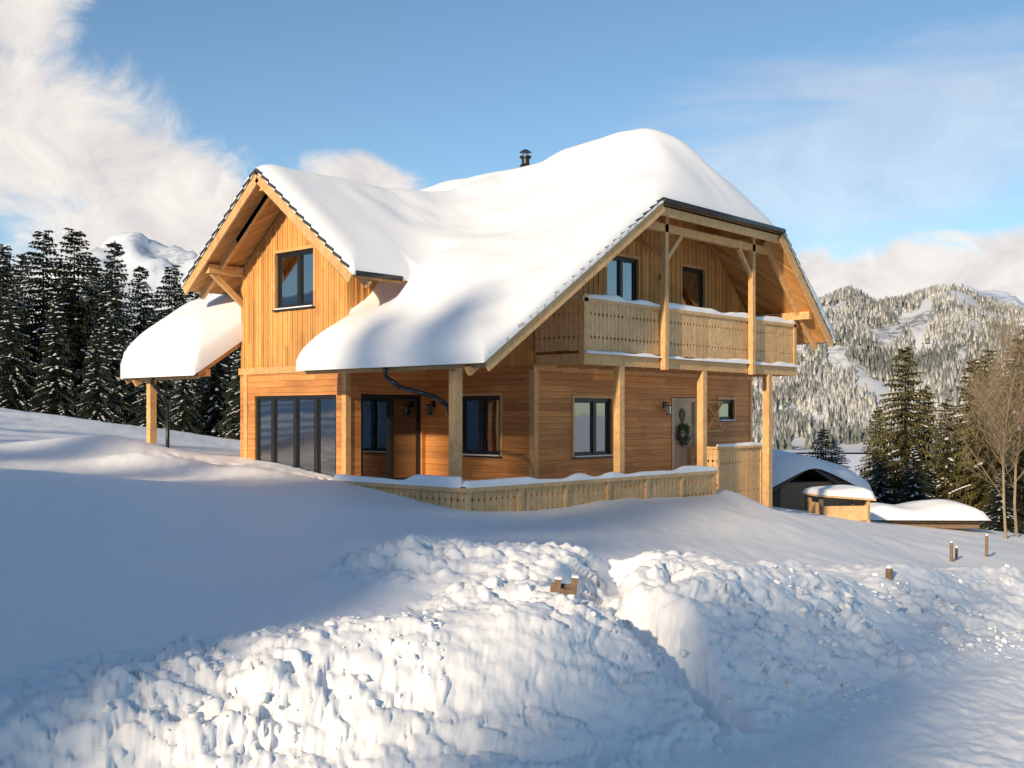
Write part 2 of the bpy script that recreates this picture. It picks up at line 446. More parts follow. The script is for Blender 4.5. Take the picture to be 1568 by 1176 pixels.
def window(name,ax,c,s0,s1,z0,z1,div=(),curt=True,sill=True,casing=True):
    mb=MB('dark','glass','curt','beam','rsnow')
    fw=.07;d0,d1=c+.05,c+.13
    mb.sbox(ax,d0,d1,s0,s0+fw,z0,z1);mb.sbox(ax,d0,d1,s1-fw,s1,z0,z1)
    mb.sbox(ax,d0,d1,s0+fw,s1-fw,z0,z0+fw);mb.sbox(ax,d0,d1,s0+fw,s1-fw,z1-fw,z1)
    ds=[s0]+[s0+(s1-s0)*q for q in div]+[s1]
    for q in ds[1:-1]: mb.sbox(ax,d0-.01,d1,q-.06,q+.06,z0+fw,z1-fw)
    for a,b in zip(ds[:-1],ds[1:]):
        a2=a+(fw if a==s0 else .06);b2=b-(fw if b==s1 else .06);sw=.045
        e0,e1=d0+.015,d1-.01
        mb.sbox(ax,e0,e1,a2,a2+sw,z0+fw,z1-fw);mb.sbox(ax,e0,e1,b2-sw,b2,z0+fw,z1-fw)
        mb.sbox(ax,e0,e1,a2+sw,b2-sw,z0+fw,z0+fw+sw);mb.sbox(ax,e0,e1,a2+sw,b2-sw,z1-fw-sw,z1-fw)
    mb.sbox(ax,c+.085,c+.095,s0+.02,s1-.02,z0+.02,z1-.02,1)
    if curt:
        L=s1-s0
        for (a,b) in((s0+.02,s0+L*.2),(s1-L*.22,s1-.02)):
            nn=14;p=[]
            for i in range(nn+1):
                s=a+(b-a)*i/nn;p.append((s,c+.27+.035*math.sin(i*1.9)))
            for (sa,ca),(sb,cb) in zip(p[:-1],p[1:]):
                k=len(mb.v)
                for (s,cc) in((sa,ca),(sb,cb)):
                    for z in(z0,z1): mb.v.append((cc,s,z) if ax=='x' else (s,cc,z))
                mb.f.append((k,k+2,k+3,k+1));mb.mi.append(2)
    if sill:
        mb.sbox(ax,c-.07,c+.05,s0-.06,s1+.06,z0-.035,z0-.002)
        mb.sbox(ax,c-.065,c+.045,s0+.02,s1-.03,z0-.001,z0+.028,4)
    if casing:
        mb.sbox(ax,c-.03,c+.01,s0-.07,s0-.001,z0-.03,z1+.07,3);mb.sbox(ax,c-.03,c+.01,s1+.001,s1+.07,z0-.03,z1+.07,3)
        mb.sbox(ax,c-.03,c+.01,s0-.001,s1+.001,z1+.001,z1+.07,3)
    mb.obj(name,H)
window('front_window','y',0,1.44,2.94,.64,2.05,(.58,))
window('small_window','y',0,7.97,8.83,1.48,2.08,(),False)
window('balcony_door','y',.03,2.78,4.11,3.05,5.62,(.5,))
window('balcony_window','y',.03,6.13,7.29,4.2,5.66,())
window('side_window','x',0,1.02,2.34,.68,2.1,(.5,))
window('terrace_door','y',3.56,-2.09,-.12,0.,2.14,(.5,),True,False,False)
window('wing_glazing','x',-2.541,3.92,7.16,0.,2.12,(.25,.5,.78),True,False,False)
window('gable_window','x',-2.52,4.77,6.3,4.25,5.65,(.42,))
mb=MB('door','dark','wreath','glass')
mb.box(5.62,6.8,.06,.13,-.08,2.1)
for a in(5.6,6.72):mb.box(a,a+.1,-.02,.06,-.08,2.1)
mb.box(5.7,6.72,-.02,.06,2.0,2.1);mb.box(5.72,6.7,.035,.06,-.05,.2);mb.box(5.78,6.64,.04,.06,.9,1.0)
mb.poly('y',.03,.058,[(6.2,1.42),(6.34,1.62),(6.31,1.76),(6.2,1.82),(6.09,1.76),(6.06,1.62)],1)
mb.cyl((5.83,-.02,.95),(5.83,-.02,1.2),.014,None,8,1)
for i in range(420):
    t=random.uniform(0,2*math.pi);rr=.23+random.gauss(0,.035)
    p=Vector((6.2+rr*math.cos(t),.0+random.gauss(0,.03),1.12+rr*math.sin(t)))
    q=p+Vector((random.gauss(0,.06),random.gauss(0,.03),random.gauss(0,.06)));w=Vector((random.gauss(0,.02),0,random.gauss(0,.02)))
    k=len(mb.v);mb.v+=[tuple(p-w),tuple(p+w),tuple(q)];mb.f.append((k,k+1,k+2));mb.mi.append(2)
mb.obj('entrance_door',H)
def lantern(nm,ax,c,s,z):
    mb=MB('dark','glass')
    mb.sbox(ax,c-.03,c,s-.05,s+.05,z-.02,z+.14);mb.sbox(ax,c-.16,c-.03,s-.012,s+.012,z+.1,z+.125)
    mb.sbox(ax,c-.22,c-.1,s-.07,s+.07,z+.03,z+.06)
    mb.sbox(ax,c-.2,c-.12,s-.045,s+.045,z-.17,z+.03,1);mb.sbox(ax,c-.21,c-.11,s-.055,s+.055,z-.2,z-.17)
    for a in(-.05,.04):
        for e in(-.205,-.125):mb.sbox(ax,c+e,c+e+.01,s+a,s+a+.01,z-.17,z+.03)
    mb.obj(nm,H)
lantern('door_lantern','y',0,5.25,1.85);lantern('balcony_lantern','y',.0,5.1,5.2);lantern('terrace_lantern','x',0,3.25,1.85)
# ---- roof
def slab(mb,pts,t,mt,mbm):
    k=len(mb.v);nn=len(pts)
    mb.v+=[tuple(p) for p in pts]+[(p[0],p[1],p[2]-t) for p in pts]
    mb.f.append(tuple(range(k,k+nn)));mb.mi.append(mt)
    mb.f.append(tuple(range(k+2*nn-1,k+nn-1,-1)));mb.mi.append(mbm)
    for i in range(nn):
        j=(i+1)%nn;mb.f.append((k+i,k+nn+i,k+nn+j,k+j));mb.mi.append(mbm)
Y0,Y1=-2.04,11.26;ZR=zl(XR);EZ=zl(-3.76);YH0=Y0+(ZR-6.6)/.9;YH1=Y1-(ZR-6.6)/.9
mb=MB('tile','soff')
slab(mb,[(-3.76,Y0,EZ),(2.12,Y0,6.6),(XR,YH0,ZR),(XR,YH1,ZR),(2.12,Y1,6.6),(-3.76,Y1,EZ),(-3.76,7.8,EZ),(-2.4,7.8,zl(-2.4)),(-2.4,3.57,zl(-2.4)),(-3.76,3.57,EZ)],.16,0,1)
slab(mb,[(10.66,Y0,zrr(10.66)),(10.66,Y1,zrr(10.66)),(7.69,Y1,6.6),(XR,YH1,ZR),(XR,YH0,ZR),(7.69,Y0,6.6)],.16,0,1)
slab(mb,[(2.12,Y0,6.6),(7.69,Y0,6.6),(XR,YH0,ZR)],.16,0,1)
slab(mb,[(7.69,Y1,6.6),(2.12,Y1,6.6),(XR,YH1,ZR)],.16,0,1)
XW=-3.65
slab(mb,[(XW,2.0,zw(2.)),(3.3,2.0,zw(2.)),(3.3,WY,WP),(XW,WY,WP)],.16,0,1)
slab(mb,[(XW,WY,WP),(3.3,WY,WP),(3.3,8.54,zw(8.54)),(XW,8.54,zw(8.54))],.16,0,1)
mb.obj('roof_slabs',H)
mb=MB('beam','tile')
def verge(p,q,off):
    p=Vector(p);q=Vector(q);o=Vector(off)
    mb.beam(p+o*.04+Vector((0,0,-.17)),q+o*.04+Vector((0,0,-.17)),.05,.24,0)
    mb.beam(p-o*.45+Vector((0,0,-.27)),q-o*.45+Vector((0,0,-.27)),.1,.18,0)
    L=(q-p).length;nn=int(L/.33)
    for i in range(nn):
        a=p.lerp(q,i/nn);b=p.lerp(q,(i+1.12)/nn if i<nn-1 else 1.)
        mb.beam(a+Vector((0,0,.06)),b+Vector((0,0,.0)),.2,.07,1)
verge((-3.8,Y0,EZ-.02),(2.12,Y0,6.6),(0,-1,0));verge((10.7,Y0,zrr(10.7)),(7.69,Y0,6.6),(0,-1,0))
verge((XW,2.0,zw(2.)),(XW,WY,WP),(-1,0,0));verge((XW,8.54,zw(8.54)),(XW,WY,WP),(-1,0,0))
verge((-3.8,Y1,EZ-.02),(2.12,Y1,6.6),(0,1,0));verge((10.7,Y1,zrr(10.7)),(7.69,Y1,6.6),(0,1,0))
mb.beam((2.1,Y0+.03,6.36),(7.7,Y0+.03,6.36),.06,.24,0)
mb.beam((-3.72,Y0,EZ-.14),(-3.72,3.5,EZ-.14),.05,.16,0)
mb.beam((-3.72,7.85,EZ-.14),(-3.72,Y1,EZ-.14),.05,.16,0)
mb.obj('verge_boards',H)
mb=MB('dark')
def gutter(p,q,r=.075): mb.cyl(p,q,r,None,12)
gutter((-3.84,Y0-.05,EZ-.07),(-3.84,3.6,EZ-.07));gutter((-3.84,7.8,EZ-.07),(-3.84,Y1+.05,EZ-.07))
gutter((2.05,Y0-.09,6.55),(7.76,Y0-.09,6.55));gutter((XW,1.93,zw(2.)-.06),(-2.3,1.93,zw(2.)-.06),.06)
gutter((10.74,Y0,zrr(10.66)-.07),(10.74,Y1,zrr(10.66)-.07))
def pipe(pts,r=.05):
    for a,b in zip(pts[:-1],pts[1:]): mb.cyl(a,b,r,None,10)
pipe([(-3.84,.75,EZ-.1),(-3.84,.72,EZ-.35),(-3.7,.4,2.2),(-3.5,-.35,2.02),(-3.44,-.66,1.85),(-3.42,-.76,1.6),(-3.42,-.76,-.3)])
pipe([(-3.84,9.9,EZ-.1),(-3.8,9.9,2.45),(-3.5,9.95,2.2),(-3.3,10.0,1.9),(-3.3,10,-.1)])
mb.obj('gutters_and_downpipes',H,True)
mb=MB('beam')
def post(x,y,z0,z1,w=.16): mb.box(x-w/2,x+w/2,y-w/2,y+w/2,z0,z1)
post(-3.5,-.96,-.6,2.72,.19)
post(-3.45,10.55,-.2,2.74,.19)
mb.box(-3.57,-3.43,-1.9,3.5,2.62,2.79);mb.box(-3.52,-3.38,7.85,11.1,2.62,2.79)
for x in(1.39,4.92): post(x,-1.37,-.4,2.76,.18)
post(8.27,-1.37,-1.7,2.76,.2)
for x in(2.99,7.12):
    post(x,-1.54,2.72,min(zmain(x),6.9)-.2,.14)
    mb.box(x-.09,x+.09,Y0+.08,.05,min(zmain(x),6.75)-.42,min(zmain(x),6.75)-.2)
mb.box(1.9,7.9,-1.61,-1.47,6.0,6.19)
for x in(.1,9.7): 
    z=zmain(x)-.17;mb.box(x-.09,x+.09,Y0+.1,.05,z-.26,z-.05)
    mb.beam((x,.0,z-1.1),(x,-1.2,z-.25),.1,.12)
for sx,x in((1,2.99),(-1,7.12)):
    mb.beam((x,-1.54,5.3),(x+sx*.7,-1.54,6.0),.09,.11)
    mb.beam((x,-1.5,5.45),(x,-.3,6.2),.09,.11)
mb.box(XR-.1,XR+.1,-.9,.05,7.2,7.45)
mb.box(-2.7,-2.55,Y0+.12,-.0,zl(-2.6)-.40,zl(-2.6)-.2)
for y in(3.6,7.7): mb.box(XW+.08,-2.5,y-.09,y+.09,zw(y)-.42,zw(y)-.2); mb.beam((-2.5,y,zw(y)-1.15),(-3.45,y,zw(y)-.4),.11,.13)
mb.box(XW+.08,-2.5,WY-.1,WY+.1,WP-.46,WP-.22)
mb.beam((-3.2,WY-1.5,zw(WY-1.5)-.3),(-3.2,WY,WP-.3),.1,.14);mb.beam((-3.2,WY+1.5,zw(WY+1.5)-.3),(-3.2,WY,WP-.3),.1,.14)
mb.box(-.0,9.8,-1.45,-1.31,2.76,3.0)
mb.box(-.0,.14,-1.31,-.04,2.76,3.0);mb.box(9.66,9.8,-1.31,-.04,2.76,3.0)
mb.box(.14,9.66,-1.31,-.04,2.9,3.0)
for i in range(1,12): mb.box(.8*i,.8*i+.1,-1.31,-.04,2.74,2.9)
for x in(.06,9.72): post(x,-1.39,3.0,4.3,.15)
mb.obj('structural_timbers',H)
def board(mb,ax,c,s,w,z0,z1,notch=.036,t=.024):
    h=z1-z0;za=z0+h*.28;zb=z0+h*.76;e=.045
    L=[(s,z0),(s+w,z0)]
    for zz in(za,zb): L+=[(s+w,zz-e),(s+w-notch,zz),(s+w,zz+e)]
    L+=[(s+w,z1),(s,z1)]
    for zz in(zb,za): L+=[(s,zz+e),(s+notch,zz),(s,zz-e)]
    mb.poly(ax,c,c+t,L)
mb=MB('rail')
def fence(ax,c,s0,s1,z0,z1,w=.145):
    nn=max(1,int(round((s1-s0)/w)));w=(s1-s0)/nn
    for i in range(nn):
        dz=random.uniform(-.006,.006);board(mb,ax,c+random.uniform(-.004,.004),s0+i*w+.006,w-.012,z0+dz,z1)
fence('y',-1.43,.13,9.66,3.07,4.14)
fence('x',-.005,-1.3,-.03,3.07,4.14);fence('x',9.78,-1.3,-.03,3.07,4.14)
mb.box(-.06,9.86,-1.465,-1.33,4.14,4.22);mb.box(-.06,.08,-1.33,-.03,4.14,4.22);mb.box(9.7,9.84,-1.33,-.03,4.14,4.22)
mb.obj('balcony_railing',H)
def snow_strip(p,q,w,h,name,parent,seed=1):
    p=np.array(p,float);q=np.array(q,float);L=np.linalg.norm(q-p);n_=int(L/.06)+2
    d=(q-p)/L;sd=np.array([-d[1],d[0],0]);sd=sd/np.linalg.norm(sd)
    ts=np.linspace(0,1,n_);an=np.linspace(0,math.pi,7)
    T_,A_=np.meshgrid(ts,an,indexing='ij')
    hv=h*(.45+1.2*np.clip(vn(ts*L*1.7+seed*31,ts*0,seed)+.5,0,1));hv[0]*=.2;hv[-1]*=.2
    wv=w*(.85+.25*vn(ts*L*3,ts*0,seed+3))
    X=p[0]+(q[0]-p[0])*T_+sd[0]*np.cos(A_)*wv[:,None]/2
    Y=p[1]+(q[1]-p[1])*T_+sd[1]*np.cos(A_)*wv[:,None]/2
    Z=p[2]+(q[2]-p[2])*T_+np.sin(A_)**.6*hv[:,None]
    return grid_obj(name,X,Y,Z,M['rsnow'],parent)
snow_strip((-.05,-1.4,4.22),(9.86,-1.4,4.22),.14,.10,'balcony_rail_snow',H,1)
snow_strip((.01,-1.33,4.22),(.01,-.1,4.22),.14,.08,'balcony_side_snow',H,2)
snow_strip((.0,-1.47,3.0),(9.8,-1.47,3.0),.12,.08,'balcony_floor_snow',H,3)
mb=MB('dark')
mb.cyl((5.9,5.4,8.0),(5.9,5.4,9.4),.12,None,14);mb.cyl((5.9,5.4,9.1),(5.9,5.4,9.17),.19,.14,14);mb.cyl((5.9,5.4,9.36),(5.9,5.4,9.41),.18,.18,14)
for i in range(4):
    a=i*math.pi/2;mb.cyl((5.9+.1*math.cos(a),5.4+.1*math.sin(a),9.4),(5.9+.1*math.cos(a),5.4+.1*math.sin(a),9.55),.012)
mb.cyl((5.9,5.4,9.53),(5.9,5.4,9.62),.19,.04,14)
mb.obj('chimney',H)
mb=MB('beam');mb.box(-3.98,-.01,-1.68,3.5,-.12,-.02);mb.box(-.01,4.84,-1.68,-.04,-.12,-.02);mb.box(4.84,8.7,-.85,-.04,-.12,-.02);mb.obj('terrace_deck',H)
# ---- roof snow
def smin(k,*a): return -np.log(sum(np.exp(-k*q) for q in a))/k
def smax(k,*a): return np.log(sum(np.exp(k*(q-5)) for q in a))/k+5
def fmain(X,Y,k=2.8):
    return smin(k,6.6+LS*(X-2.12),6.6+RS*(7.69-X),6.6+.9*(Y-Y0),6.6+.9*(Y1-Y))
def fwing(Y,k=5.): return smin(k,WP-WS*(Y-WY),WP+WS*(Y-WY))
def prof(e,rr,base=.22):
    q=1-np.clip(e/rr,0,1);return base+(1-base)*np.sqrt(np.clip(1-q*q,0,1))
def snowmesh(name,x0,x1,y0,y1,zf,rooff,mask,step=.07):
    xs=np.arange(x0,x1+step*.5,step);ys=np.arange(y0,y1+step*.5,step)
    X,Y=np.meshgrid(xs,ys,indexing='ij');Z=zf(X,Y);B=rooff(X,Y)
    Z=np.maximum(Z,B+.06)
    cx=(X[:-1,:-1]+X[1:,1:])/2;cy=(Y[:-1,:-1]+Y[1:,1:])/2
    mk=mask(cx,cy)
    a,b=X.shape;idx=np.arange(a*b).reshape(a,b)
    q=np.stack([idx[:-1,:-1],idx[1:,:-1],idx[1:,1:],idx[:-1,1:]],-1)[mk]
    ed={}
    for f in q.tolist():
        for i in range(4):
            e=(f[i],f[(i+1)%4])
            if (e[1],e[0]) in ed: del ed[(e[1],e[0])]
            else: ed[e]=1
    co=np.stack([X,Y,Z],-1).reshape(-1,3);bc=np.stack([X,Y,B],-1).reshape(-1,3)
    used={};vl=co.tolist();faces=q.tolist()
    def low(i):
        if i not in used: used[i]=len(vl);vl.append(bc[i].tolist())
        return used[i]
    for (i,j) in ed: faces.append([i,low(i),low(j),j])
    u=sorted(set(i for f in faces for i in f));mp={o:i for i,o in enumerate(u)}
    return mkobj(name,[vl[i] for i in u],[[mp[i] for i in f] for f in faces],['rsnow'],None,H,True)
def thick(X,Y):
    t=.50+.30*fbm(X/2.6,Y/2.6,3,5)
    t=t+.34*np.exp(-((X-5.2)**2+(Y-.5)**2)/4.)
    t=t+.58*sst(Y,7.6,8.8)*(1-sst(X,-2.4,-.2))
    t=t+.14*np.exp(-((X+.2)**2/3+(Y-1.2)**2/2))
    t=t-.10*np.exp(-((X-1.5)**2/1.5+(Y-.8)**2/3))
    t=t+.10*sst(Y,1.5,5)*np.exp(-((X-XR)/1.2)**2)
    t=t-.25*np.exp(-((X+1.9)/.9)**2-((Y-3.0)/.8)**2)
    return t
WT0,WT1=-1.9,-.4
def zM(X,Y):
    a=fmain(X,Y);b=smax(1.7,a,fwing(Y))-.06
    kk=1-sst(Y,1.75,2.0)
    w=kk*sst(X,-3.0,-1.0)+(1-kk)*sst(X,WT0,WT1)
    z=a*(1-w)+b*w
    e=np.minimum(X+3.94,10.80-X);ev=np.minimum(Y+2.14,11.33-Y)
    p=np.minimum(prof(e,.7,.32),prof(ev,.85,.24))
    cut=np.where((X<-2.45),np.minimum(np.where(Y<5.5,3.62-Y,9),np.where(Y>5.5,Y-7.7,9)),9)
    p2=prof(np.maximum(cut,0),.5,.35)
    return z+thick(X,Y)*np.minimum(p,p2)+.02
def roofz(X,Y): return np.minimum(np.minimum(zl(X),zrr(X)),np.minimum(6.6+.9*(Y-Y0),6.6+.9*(Y1-Y)))-.03
snowmesh('main_roof_snow',-3.94,10.80,-2.14,11.33,zM,roofz,lambda x,y:~((x<-2.45)&(y>3.6)&(y<7.72)))
def zWg(X,Y):
    a=fmain(X,Y);b=fwing(Y)
    w=sst(X,WT0,WT1)
    zz=b*(1-w)+(smax(1.7,a,b)-.06)*w
    e=np.minimum(Y-1.90,8.62-Y);e=np.where(X>-.6,9,e+9*sst(X,-2.,-.6));e=np.minimum(e,X+3.74)
    th=(.33+.10*fbm(X/1.7,Y/1.7,2,15))*(1-w)+thick(X,Y)*w
    return zz+th*prof(e,.6,.25)+.03-.16*sst(X,.1,.9)
def zwn(X,Y): return WP-WS*np.abs(Y-WY)-.03-.3*sst(X,0,.9)
snowmesh('wing_roof_snow',-3.74,.9,1.90,8.62,zWg,zwn,lambda x,y:x>-99)

# ---------------------------------------------------------------- terrace fence
TF=empty('terrace_fence')
mb=MB('rail')
ZT=.26
fence('y',-1.78,-4.04,4.86,-.48,ZT-.08,.17);fence('x',-4.06,-1.74,2.1,-.48,ZT-.08,.17)
mb.box(-4.12,4.9,-1.84,-1.70,ZT-.08,ZT);mb.box(-4.12,-3.98,-1.70,2.12,ZT-.08,ZT)
for x in np.arange(-4.0,5.0,1.47): mb.box(x-.05,x+.05,-1.82,-1.74,-.6,ZT-.08)
for y in(-.5,.8,2.08): mb.box(-4.1,-4.02,y-.05,y+.05,-.6,ZT-.08)
mb.box(-4.0,4.86,-1.745,-1.72,-.3,-.22)
mb.obj('fence_boards',TF)
snow_strip((-4.12,-1.77,ZT),(4.9,-1.77,ZT),.17,.10,'fence_snow',TF,5);snow_strip((-4.05,-1.7,ZT),(-4.05,2.12,ZT),.18,.14,'fence_side_snow',TF,6)
EF=empty('entrance_railing')
mb=MB('rail')
fence('y',-.95,6.4,8.7,-.9,.74);fence('x',6.38,-.93,-.1,-.6,.74)
mb.box(6.34,8.76,-1.0,-.88,.74,.8);mb.box(6.34,6.46,-.88,-.05,.74,.8);mb.box(8.62,8.76,-.98,-.86,-1.6,.74)
mb.obj('railing_boards',EF)
snow_strip((6.34,-.94,.8),(8.76,-.94,.8),.13,.08,'railing_snow',EF,8)
TR=MB('beam')
for (a,b) in(((7.1,1.2),(8.0,2.0)),((7.1,2.0),(8.0,1.2)),((7.1,2.0),(8.0,2.0)),((7.1,1.2),(8.0,1.2)),((7.1,1.2),(7.1,2.0))):
    TR.beam((a[0],-.12,a[1]),(b[0],-.12,b[1]),.04,.05,0,(0,1,0))
TR.obj('trellis')
# ---------------------------------------------------------------- trees
def spruce_mesh(name,seed,Ht=10.,R=1.75,snow=.4,mats=('needle','rsnow','bark'),dens=1.):
    rnd=random.Random(seed);v=[];f=[];mi=[]
    def tri(a,b,c,m):
        k=len(v);v.extend((a,b,c));f.append((k,k+1,k+2));mi.append(m)
    ns=8
    for i in range(ns):
        a0=2*math.pi*i/ns;a1=2*math.pi*(i+1)/ns;r0=.13*Ht/10
        k=len(v);v.extend([(r0*math.cos(a0),r0*math.sin(a0),-.6),(r0*math.cos(a1),r0*math.sin(a1),-.6),(0,0,Ht)]);f.append((k,k+1,k+2));mi.append(2)
    z=.35
    while z<Ht*.985:
        u=1-z/Ht
        Lb=R*(u**.75)+.12
        nb=int((7+6*u)*dens)
        a0=rnd.random()*6.28
        for b in range(nb):
            an=a0+6.283*b/nb+rnd.uniform(-.3,.3);l=Lb*rnd.uniform(.62,1.2)
            zz=z+rnd.uniform(-.14,.14);ca,sa=math.cos(an),math.sin(an)
            rise=.25 if u<.25 else rnd.uniform(-.05,.12);dr=rnd.uniform(.35,.6)
            ns_=max(3,int(l/.15))
            hasS=rnd.random()<snow*1.4
            for j in range(ns_):
                t=(j+.7)/ns_;d=l*t;pz=zz+l*(rise*t-dr*t*t*u-.08*t)
                px,py=ca*d,sa*d
                wl=(.17+.30*l*(1-t)*.6)*rnd.uniform(.7,1.25)
                for sgn in(-1,1):
                    a2=an+sgn*rnd.uniform(.6,1.1);ex,ey=px+math.cos(a2)*wl,py+math.sin(a2)*wl
                    ez=pz-wl*rnd.uniform(.15,.7)
                    w=.06+.05*rnd.random()
                    tri((px-ca*w,py-sa*w,pz+.01),(px+ca*w,py+sa*w,pz-.02),(ex,ey,ez),0)
                hl=rnd.uniform(.15,.36)*(.5+u);w=.065
                tri((px-ca*w,py-sa*w,pz),(px+ca*w,py+sa*w,pz),(px+ca*.05,py+sa*.05,pz-hl),0)
                if hasS and rnd.random()<.6 and t>.3:
                    w2=.05+.09*rnd.random();sx,sy=-sa*w2,ca*w2;e=.11
                    k=len(v);v.extend([(px-ca*e,py-sa*e,pz+.05),(px+sx,py+sy,pz+.0),(px+ca*e,py+sa*e,pz-.02),(px-sx,py-sy,pz+.0),(px,py,pz+.06)])
                    for q in((0,1,4),(1,2,4),(2,3,4),(3,0,4)): f.append((k+q[0],k+q[1],k+q[2]));mi.append(1)
            d=l;pz=zz+l*(rise-dr*u-.08);tri((ca*d*.88-sa*.04,sa*d*.88+ca*.04,pz+.03),(ca*d*.88+sa*.04,sa*d*.88-ca*.04,pz+.03),(ca*d*1.08,sa*d*1.08,pz-.05),0)
        z+=.20+.13*u
    me=bpy.data.meshes.new(name);me.from_pydata(v,[],f)
    for m in mats: me.materials.append(M[m])
    me.polygons.foreach_set('material_index',np.array(mi,np.int32));me.update();return me
SP=[spruce_mesh('spruce_a',1,10,1.8,.24),spruce_mesh('spruce_b',2,10,1.6,.30),spruce_mesh('spruce_c',3,10,2.1,.18)]
SW=[spruce_mesh('larch_a',11,10,1.9,.03,('needleW','rsnow','bark'),1.),spruce_mesh('larch_b',12,10,1.5,.05,('needleW','rsnow','bark'),.95)]
def plant(me,r,f,h,nm='spruce_tree',wide=1.):
    x,y=W(r,f);o=bpy.data.objects.new(nm,me);s=h/10
    o.location=(x,y,ground(r,f)-.1);o.scale=(s*wide,s*wide,s);o.rotation_euler=(0,0,random.random()*6.28)
    scene.collection.objects.link(o);return o
for (r,f,h) in((-27.8,60,8.6),(-25.6,60,9.8),(-23.9,60,10.3),(-21.7,60,10),(-22.3,66,9.2),(-19.2,62,9.4),(-29.3,60,9),(-30.3,68,9.4),(-26.6,70,9.2),(-24.1,74,9),
   (-16.9,58,7.2),(-14.8,55,6.2),(-15.2,60,7),(-12.7,52,5.6),(-18.3,56,6.5),(-20.4,56,6.2),(-22.8,55,6),(-25,55,6.2),(-31.5,62,9),(-28.6,75,10.5),(-17.5,66,8.2),(-33,60,8),(-20.9,70,9.5),(-13.5,58,6.4),(-10.5,60,6),(-24.9,62,8.2),(-28.7,56,6.4)
   ,(-22.0,76,9.5),(-19.3,76,9),(-32,78,10),(-26.7,57,7.0),(-17.3,53,4.6),(-20,53,5),(-15.8,53,4.6),(-23.5,64,8.4),(-29.6,64,9.2)):
    plant(random.choice(SP),r,f,h*random.uniform(.94,1.05),wide=random.uniform(1.15,1.5))
for (r,f,h,w,q) in((17.9,50,8.3,1.35,0),(19.6,52,6.8,1.4,1),(21.0,50,8.,1.35,0),(22.4,49,7.4,1.4,1),(23.4,54,9.2,1.5,1),(24.6,50,8.6,1.4,0),(26.5,55,9,1.4,1),(19.3,58,6.2,1.4,0),
   (19.9,46,7.0,1.4,0),(21.4,46.5,8.4,1.35,1),(22.6,47.5,9.6,1.35,0),(18.6,47,5.6,1.5,1)):
    plant(SW[q],r,f,h,'larch_tree',w)
for (r,f,h,w) in((13.6,48,3.9,1.9),(15.4,52,3.6,1.8),(12.2,55,3.0,1.9),(16.4,49,2.8,1.9),(18.6,52,3.2,1.7),(22,52,3.6,1.6),(11.2,58,3,1.8),(14.6,50,2.9,1.9),(20.3,49,2.8,1.9),(23.5,51,3,1.8),(21.3,46,2.8,1.9),(18.0,47,2.6,1.8),(19.6,44,2.6,1.9),(16.9,46,3.4,1.7)):
    plant(random.choice(SP),r,f,h,'spruce_tree',w)
# unseen spruces on the sunward rise, added to cast shade over the foreground
def shade_tree(x,y,h,wd=1.45):
    o=bpy.data.objects.new('spruce_tree',random.choice(SP));s=h/10
    o.location=(x,y,ground_xy(x,y)-.1);o.scale=(s*wd,s*wd,s);o.rotation_euler=(0,0,random.random()*6);scene.collection.objects.link(o)
yy=-50
while yy<42:
    for xx in(-44,-50):
        shade_tree(xx+random.uniform(-2.2,2.2),yy+random.uniform(-1.4,1.4),random.uniform(4.6,8.0))
    yy+=3.1
for (x,y,h) in((-46,-12.5,11.4),(-47,-9.8,12.4),(-45.5,-7.4,11.6),(-47,-26,10)): shade_tree(x,y,h,1.5)  # taller unseen spruces, placed to throw soft shade on the lower roof
def bare_mesh(name,seed,Ht=7.):
    rnd=random.Random(seed);mb=MB('twig')
    def grow(p,d,L,r,lv):
        q=p;nseg=5 if lv==0 else 3;dd=d
        for i in range(nseg):
            dn=(dd+Vector((rnd.gauss(0,.09),rnd.gauss(0,.09),rnd.gauss(.05,.06)))).normalized()
            q2=q+dn*L/nseg;ra=r*(1-.7*i/nseg);rb=r*(1-.7*(i+1)/nseg)
            mb.cyl(q,q2,ra,rb,5 if lv<2 else 3,0,False)
            if lv<4:
                for _ in range({0:4,1:2,2:2,3:2}[lv]):
                    if lv==0 and i==0: continue
                    ax=Vector((rnd.gauss(0,1),rnd.gauss(0,1),0)).normalized()
                    nd=(dn*.6+ax*.6+Vector((0,0,.15))).normalized()
                    grow(q.lerp(q2,rnd.random()),nd,L*((.40-.05*i) if lv==0 else rnd.uniform(.42,.6)),max(rb*.42,.005),lv+1)
            q=q2;dd=dn
    grow(Vector((0,0,-.3)),Vector((0,0,1)),Ht,.06,0)
    me=bpy.data.meshes.new(name);me.from_pydata(mb.v,[],mb.f);me.materials.append(M['twig']);me.update();return me
BM=[bare_mesh('bare_a',5),bare_mesh('bare_b',9)]
for (r,f,s,i) in((17.1,38,1.05,0),(18.4,40,1.05,1)):
    x,y=W(r,f);o=bpy.data.objects.new('bare_tree',BM[i]);o.location=(x,y,ground(r,f));o.scale=(s*.85,s*.85,s);o.rotation_euler=(0,0,random.random()*6);scene.collection.objects.link(o)
